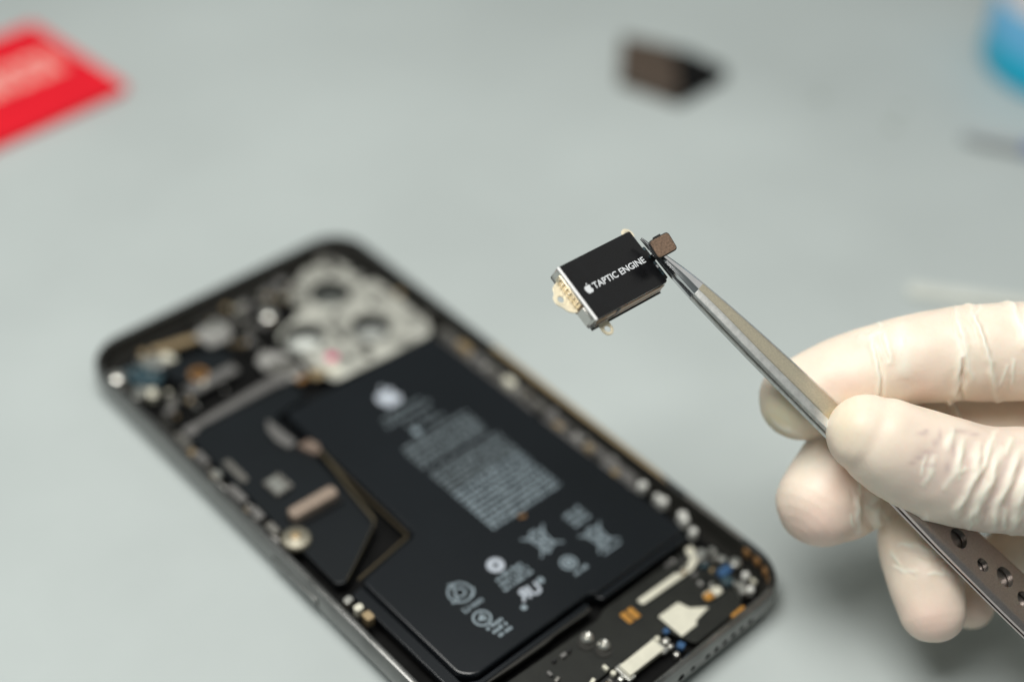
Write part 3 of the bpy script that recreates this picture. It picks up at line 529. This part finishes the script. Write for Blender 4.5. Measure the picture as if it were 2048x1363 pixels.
def make_arm(side, name):
    R = arm_rings(side, SL); V, F = loft(R); n = len(R[0])
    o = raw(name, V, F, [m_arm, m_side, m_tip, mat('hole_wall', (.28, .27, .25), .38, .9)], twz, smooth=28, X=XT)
    md = None
    if side > 0:                                                  # weight-saving holes drilled through the grip
        cv, cf = [], []
        for s, wv, r in [(78.9, -.3, 1.95), (85.3, -.9, 1.3), (90.2, .9, 1.95), (95.4, .1, 1.6), (101, .1, 2.0), (107, .1, 1.6), (113, .1, 2.0)]:
            nn = 22; k0 = len(cv)
            for z in (-.1, 4): cv += [(s + r * math.cos(2 * PI * k / nn), wv + r * math.sin(2 * PI * k / nn), z) for k in range(nn)]
            cf += [(k0 + k, k0 + (k + 1) % nn, k0 + nn + (k + 1) % nn, k0 + nn + k) for k in range(nn)] + [tuple(k0 + k for k in range(nn))[::-1], tuple(k0 + nn + k for k in range(nn))]
        c = raw('cutter', cv, cf, None, X=XT)
        md = o.modifiers.new('drill', 'BOOLEAN'); md.object = c; md.operation = 'DIFFERENCE'; md.solver = 'EXACT'
        me = bpy.data.meshes.new_from_object(o.evaluated_get(bpy.context.evaluated_depsgraph_get())); o.modifiers.clear(); o.data = me; bpy.data.objects.remove(c)
    me = o.data; me.name = name
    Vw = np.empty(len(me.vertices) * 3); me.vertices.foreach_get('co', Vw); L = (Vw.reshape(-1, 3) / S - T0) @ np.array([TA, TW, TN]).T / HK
    col = np.ones((len(L), 4)); col[:, :3] = [tint_at(s) * (1 - .26 * e) + np.array([.40, .33, .33]) * .26 * e for s, e in zip(L[:, 0], np.clip(np.abs(L[:, 1]) / 3.2, 0, 1))]  # painted reflection fades towards the edges of the face
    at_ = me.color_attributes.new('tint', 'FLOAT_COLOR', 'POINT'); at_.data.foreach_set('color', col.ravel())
    for p in me.polygons:
        c = L[list(p.vertices)].mean(0); nl = np.array([np.dot(p.normal, v) for v in (TA, TW, TN)])
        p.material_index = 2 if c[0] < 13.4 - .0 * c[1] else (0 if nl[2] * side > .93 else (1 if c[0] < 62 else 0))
        if abs(nl[2]) < .3 and c[0] > 70 and abs(c[1]) < lin(c[0], HWT) - .6: p.material_index = 3
    me.polygons.foreach_set('use_smooth', [True] * len(me.polygons)); me.set_sharp_from_angle(angle=math.radians(42))
    return o
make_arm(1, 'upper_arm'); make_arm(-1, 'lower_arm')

# ------------------------------------------------------------------ the gloved hand
def chain(pts):
    """pts: (x, y, depth, radius px) measured along one finger -> closed tube mesh and its axis"""
    C = np.array([[*at(x, y, d), r * d * HK / FPX] for x, y, d, r in pts]); n = len(C); out = []
    for i in range(n - 1):
        p0, p1, p2, p3 = C[max(i - 1, 0)], C[i], C[i + 1], C[min(i + 2, n - 1)]
        m = max(3, int(np.linalg.norm(p2[:3] - p1[:3]) / 1.2))
        for k in range(m):
            t = k / m; out.append(.5 * ((2 * p1) + (p2 - p0) * t + (2 * p0 - 5 * p1 + 4 * p2 - p3) * t * t + (3 * p1 - p0 - 3 * p2 + p3) * t ** 3))
    out.append(C[-1]); A = np.array(out)
    T = np.gradient(A[:, :3], axis=0); T /= np.linalg.norm(T, axis=1)[:, None]
    rings = []; u = np.cross(T[0], [0.13, .3, .9]); u /= np.linalg.norm(u); N = 56
    def ring(c, t, r, u): v = np.cross(t, u); return [c + r * (math.cos(2 * PI * k / N) * u + math.sin(2 * PI * k / N) * v) for k in range(N)]
    for j in range(6, 0, -1): a = j / 6.3 * PI / 2; rings.append(ring(A[0, :3] - T[0] * A[0, 3] * math.sin(a), T[0], A[0, 3] * math.cos(a), u))
    for c, t in zip(A, T):
        u = u - t * (u @ t); u /= np.linalg.norm(u); rings.append(ring(c[:3], t, c[3], u))
    for j in range(1, 7): a = j / 6.3 * PI / 2; rings.append(ring(A[-1, :3] + T[-1] * A[-1, 3] * math.sin(a), T[-1], A[-1, 3] * math.cos(a), u))
    return loft(rings), A
CH = {
 'index': [(1601, 797, 277.5, 83), (1640, 782, 277, 87), (1700, 757, 276, 91), (1760, 735, 275, 89), (1820, 720, 274.5, 90), (1910, 708, 274, 96), (2010, 704, 273.5, 99), (2150, 704, 273, 102), (2330, 735, 277, 118), (2480, 790, 281, 150), (2640, 850, 284, 180)],
 'middle': [(1643, 1003, 276.5, 90), (1682, 945, 279, 92), (1722, 888, 281.5, 88), (1790, 862, 284, 80), (1900, 862, 285, 78), (2150, 868, 284, 96), (2340, 880, 282, 118), (2500, 890, 283, 150), (2660, 900, 284, 180)],
 'middle_pad': [(1660, 1024, 276, 66), (1712, 1022, 277, 50), (1764, 1003, 279, 38), (1800, 985, 281, 36)],
 'ring': [(1863, 1217, 273.5, 68), (1846, 1150, 275.5, 74), (1826, 1075, 279, 69), (1850, 1005, 283, 68), (1930, 985, 288, 72), (2150, 985, 289, 92), (2340, 990, 286, 115), (2500, 960, 286, 150), (2660, 930, 286, 180)],
 'pinky': [(1938, 1208, 283, 50), (1975, 1150, 284.5, 54), (2050, 1092, 288, 58), (2200, 1075, 290, 78), (2360, 1075, 288, 112), (2520, 1030, 288, 150), (2680, 960, 287, 180)],
 'thumb': [(1733, 867, 263.6, 80), (1758, 880, 263.8, 91), (1800, 902, 264.6, 99), (1880, 935, 266, 108), (1960, 956, 266, 106), (2050, 962, 266, 108), (2200, 968, 266, 122), (2420, 1000, 271, 175), (2650, 970, 278, 205), (2850, 950, 283, 215), (3000, 950, 286, 215)],
 'palm': [(2330, 740, 279, 120), (2480, 800, 283, 165), (2700, 880, 286, 225), (2950, 930, 288, 245), (3250, 960, 290, 250)],
 'palm_heel': [(2350, 1060, 290, 118), (2520, 1040, 292, 200), (2720, 960, 290, 240)],
 'palm_mid': [(2330, 880, 283, 122), (2520, 900, 284, 180), (2760, 915, 286, 235)],
}
GV, GF, AX = [], [], {}
for k, pts in CH.items():
    (V, F), A = chain(pts); AX[k] = A; b = len(GV); GV += [tuple(v) for v in V]; GF += [tuple(i + b for i in f) for f in F]
me = bpy.data.meshes.new('glove_raw'); me.from_pydata(GV, [], GF)
bm = bmesh.new(); bm.from_mesh(me); bmesh.ops.recalc_face_normals(bm, faces=bm.faces); bm.to_mesh(me); bm.free()
go = bpy.data.objects.new('glove_raw', me); COL.objects.link(go)
md = go.modifiers.new('r', 'REMESH'); md.mode = 'VOXEL'; md.voxel_size = 0.32
md = go.modifiers.new('s', 'SMOOTH'); md.factor = .5; md.iterations = 14
gm = bpy.data.meshes.new_from_object(go.evaluated_get(bpy.context.evaluated_depsgraph_get())); bpy.data.objects.remove(go)
nv = len(gm.vertices); V = np.empty(nv * 3); gm.vertices.foreach_get('co', V); V = V.reshape(-1, 3)
Nn = np.empty(nv * 3); gm.vertices.foreach_get('normal', Nn); Nn = Nn.reshape(-1, 3)
# which finger each vertex belongs to
names = list(AX); D = np.full((nv, len(names)), 1e9)
for j, k in enumerate(names):
    A = AX[k]
    for c in A: D[:, j] = np.minimum(D[:, j], np.linalg.norm(V - c[:3], axis=1) - c[3])
owner = D.argmin(1); PX, DEP = to_px(V); facing = ((V - CAM_C) * Nn).sum(1) < 0
def pl_dist(P, L):
    """distance (px) to a polyline and the parameter 0..1 along it"""
    L = np.array(L, float); best = np.full(len(P), 1e9); par = np.zeros(len(P)); sl = np.r_[0, np.cumsum(np.linalg.norm(np.diff(L, axis=0), axis=1))]; sd_ = np.zeros(len(P))
    for i in range(len(L) - 1):
        a, b = L[i], L[i + 1]; d = b - a; l2 = d @ d; t = np.clip(((P - a) @ d) / l2, 0, 1); q = P - a - t[:, None] * d; dd = np.hypot(q[:, 0], q[:, 1])
        m = dd < best; best[m] = dd[m]; par[m] = (sl[i] + t[m] * math.sqrt(l2)) / sl[-1]; sd_[m] = (np.sign(d[0] * q[:, 1] - d[1] * q[:, 0]) * dd)[m]
    return best, par, sd_
disp = np.zeros(nv); ridge_mask = np.zeros(nv)
PXW = PX + np.stack([sum(2.0 / (i + 1) * np.sin(V @ q * 2 * PI / (7.0 / (i + 1)) + ph) for i, (q, ph) in enumerate([(np.array(q), ph) for q, ph in qs])) for qs in
    ([((.6, .5, -.6), .3), ((-.7, .2, .7), 1.7), ((.1, .9, .4), 4.0)], [((-.5, .6, .6), 2.1), ((.8, .5, -.2), .4), ((.3, -.6, .7), 3.3)])], axis=1)
HMOD = 1 + .45 * np.sin(V @ np.array([.5, -.6, .6]) * 2 * PI / 6.5 + 1.0) * np.sin(V @ np.array([-.7, .1, .7]) * 2 * PI / 9.0)
def fold(own, L, h, wpx, taper=True, groove=0.0):
    global disp, ridge_mask
    ids = [names.index(k) for k in own]; m = np.isin(owner, ids) & facing
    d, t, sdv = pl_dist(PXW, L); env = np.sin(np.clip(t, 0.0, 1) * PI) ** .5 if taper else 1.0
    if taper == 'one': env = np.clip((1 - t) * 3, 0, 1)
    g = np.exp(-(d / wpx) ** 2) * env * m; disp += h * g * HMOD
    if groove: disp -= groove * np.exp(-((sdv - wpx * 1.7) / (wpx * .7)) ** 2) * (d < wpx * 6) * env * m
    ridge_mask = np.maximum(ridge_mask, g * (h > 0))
TH_ = ['thumb']
for L, h, wd in [([(1956, 880), (1954, 944), (1934, 995), (1904, 1036)], .75, 9), ([(2005, 890), (1983, 963), (1956, 1010), (1930, 1056)], .8, 9.5), ([(2046, 885), (2020, 959), (1998, 1010), (1982, 1062)], .85, 10),
                 ([(2074, 900), (2052, 963), (2036, 1010), (2020, 1068)], .8, 10), ([(1930, 870), (1915, 937), (1888, 980)], .4, 8), ([(1984, 872), (1972, 930), (1950, 965)], .45, 7), ([(2026, 870), (2006, 912)], .5, 7),
                 ([(1962, 1010), (1948, 1050)], .35, 6), ([(2012, 1015), (2004, 1062)], .4, 6), ([(1870, 905), (1862, 950), (1846, 975)], .22, 8), ([(1905, 858), (1896, 905)], .25, 7), ([(2100, 890), (2080, 980), (2060, 1060)], .8, 11), ([(2140, 890), (2120, 1060)], .8, 12)]:
    fold(TH_, L, h, wd)
fold(['index'], [(1742, 668), (1750, 700), (1757, 745), (1758, 800)], .45, 8, groove=0); fold(['index'], [(1751, 690), (1758, 722), (1764, 762), (1764, 812)], -.75, 4.5)
fold(['index'], [(1766, 655), (1773, 690), (1779, 730)], .3, 7); fold(['index'], [(1760, 668), (1768, 700), (1774, 725)], -.35, 4); fold(['index'], [(1715, 672), (1740, 678), (1768, 660)], .3, 9)
fold(['index'], [(1915, 640), (1922, 700), (1918, 740), (1912, 800)], .4, 9); fold(['index'], [(1924, 712), (1925, 760), (1925, 812)], -.8, 4.5); fold(['index'], [(1908, 610), (1924, 670), (1934, 720), (1944, 766)], .45, 6.5); fold(['index'], [(1900, 606), (1915, 668), (1926, 708)], -.4, 5)
fold(['index'], [(1934, 598), (1955, 640), (1968, 690), (1984, 750), (1998, 812)], .75, 7.5); fold(['index'], [(1948, 610), (1966, 660), (1981, 720)], -.3, 6)
fold(['index'], [(2003, 596), (2028, 618), (2044, 650), (2052, 700)], .9, 8); fold(['index'], [(2070, 600), (2085, 700), (2080, 800)], .6, 10); fold(['index'], [(1800, 640), (1808, 700), (1806, 760)], .16, 16)
fold(['index', 'middle'], [(1894, 796), (1906, 815), (1922, 842)], .9, 5)
fold(['index'], [(1540, 838), (1568, 856), (1606, 870)], .35, 6); fold(['index'], [(1536, 850), (1562, 868), (1598, 882)], -.3, 5)
fold(['middle_pad', 'middle'], [(1738, 985), (1732, 1025), (1742, 1062)], -.8, 7); fold(['middle_pad', 'middle'], [(1715, 990), (1716, 1030), (1722, 1068)], .4, 8); fold(['middle_pad', 'middle'], [(1760, 985), (1752, 1020), (1758, 1055)], .5, 8)
fold(['ring'], [(1800, 1085), (1840, 1090), (1890, 1106), (1925, 1140)], .35, 8); fold(['ring'], [(1790, 1100), (1840, 1106), (1880, 1122)], -.25, 7); fold(['ring'], [(1905, 1110), (1925, 1135), (1930, 1165)], .6, 7)
for k in range(46):                                             # fine random creases: thumb base, finger joints, ring knuckle
    own, x, y, ang, ln = [(TH_, RNG.uniform(1840, 2060), RNG.uniform(870, 1050), RNG.normal(1.95, .35), RNG.uniform(25, 80)), (['index'], RNG.choice([1765, 1935, 2040]) + RNG.normal(0, 22), RNG.uniform(620, 800), RNG.normal(1.45, .3), RNG.uniform(25, 90)),
        (['middle_pad', 'middle'], RNG.uniform(1690, 1780), RNG.uniform(960, 1060), RNG.normal(1.5, .4), RNG.uniform(20, 50)), (['ring'], RNG.uniform(1790, 1920), RNG.uniform(1070, 1150), RNG.normal(.3, .3), RNG.uniform(25, 60))][k % 4]
    dx, dy = math.cos(ang) * ln / 2, math.sin(ang) * ln / 2
    fold(own, [(x - dx, y - dy), (x + RNG.normal(0, 4), y + RNG.normal(0, 4)), (x + dx, y + dy)], RNG.choice([-.16, .14, .2]), RNG.uniform(3.5, 6))
# slow unevenness of the stretched latex
for k in range(40):
    q = RNG.normal(0, 1, 3); q /= np.linalg.norm(q); wl = RNG.uniform(5, 16); disp += .022 * np.sin((V @ q) * 2 * PI / wl + RNG.uniform(0, 6))
V2 = V + Nn * disp[:, None]
# local squeeze where the glove bags on the ring and thumb is left as modelled; colours: cream latex, pink where skin shows through
cream, pink, mauve, yel = np.array([0.865, 0.79, 0.655]), np.array([0.84, 0.63, 0.54]), np.array([0.64, 0.50, 0.48]), np.array([0.85, 0.77, 0.56])
C3 = np.tile(cream, (nv, 1))
def blend(c, wgt): C3[:] = C3 * (1 - wgt[:, None]) + c * wgt[:, None]
def spot(x, y, rx, ry, own=None):
    g = np.exp(-(((PX[:, 0] - x) / rx) ** 2 + ((PX[:, 1] - y) / ry) ** 2)) * 1.0
    if own: g = g * np.isin(owner, [names.index(k) for k in own])
    return g
nz = .55 * sum(np.sin(V @ q * 2 * PI / wl + ph) for q, wl, ph in [(RNG.normal(0, 1, 3) / 1.7, RNG.uniform(6, 22), RNG.uniform(0, 6)) for _ in range(14)]) / 14
blend(pink, np.clip(.34 + .5 * nz, 0, .6))
blend(np.array([.80, .77, .66]), .6 * spot(1625, 930, 40, 45, ['middle'])); blend(pink, .9 * spot(1640, 1060, 85, 60, ['middle', 'middle_pad'])); blend(pink, .5 * spot(1690, 960, 60, 60, ['middle'])); blend(pink, .85 * spot(1868, 1245, 70, 50, ['ring'])); blend(pink, .5 * spot(1960, 1220, 60, 50, ['pinky']))
blend(pink, .55 * spot(1680, 765, 60, 35, ['index'])); blend(pink, .4 * spot(1850, 770, 50, 35, ['index'])); blend(mauve, .3 * spot(1850, 950, 80, 60, TH_))
blend(np.array([.90, .82, .58]), .8 * spot(1555, 840, 48, 50, ['index'])); blend(yel, .5 * spot(1690, 840, 35, 60, TH_)); blend(cream, .5 * spot(1765, 1025, 26, 26))
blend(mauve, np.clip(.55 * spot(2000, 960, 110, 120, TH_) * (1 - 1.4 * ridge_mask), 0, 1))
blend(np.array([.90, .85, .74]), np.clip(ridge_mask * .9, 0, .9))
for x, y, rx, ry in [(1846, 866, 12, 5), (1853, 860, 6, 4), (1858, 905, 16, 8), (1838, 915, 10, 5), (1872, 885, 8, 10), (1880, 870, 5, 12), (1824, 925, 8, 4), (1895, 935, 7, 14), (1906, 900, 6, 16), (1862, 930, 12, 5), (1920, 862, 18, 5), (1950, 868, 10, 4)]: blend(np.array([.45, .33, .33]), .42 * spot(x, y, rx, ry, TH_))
gm.vertices.foreach_set('co', (V2 * S).ravel())
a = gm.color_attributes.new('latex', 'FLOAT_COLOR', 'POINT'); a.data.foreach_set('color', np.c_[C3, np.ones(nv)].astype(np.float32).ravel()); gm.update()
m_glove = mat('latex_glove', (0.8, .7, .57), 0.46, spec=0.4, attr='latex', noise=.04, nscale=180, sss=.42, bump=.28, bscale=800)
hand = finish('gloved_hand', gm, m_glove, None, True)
tag(hand, 'right hand in a cream latex glove pinching the tweezers with thumb and index finger', 'gloved hand')
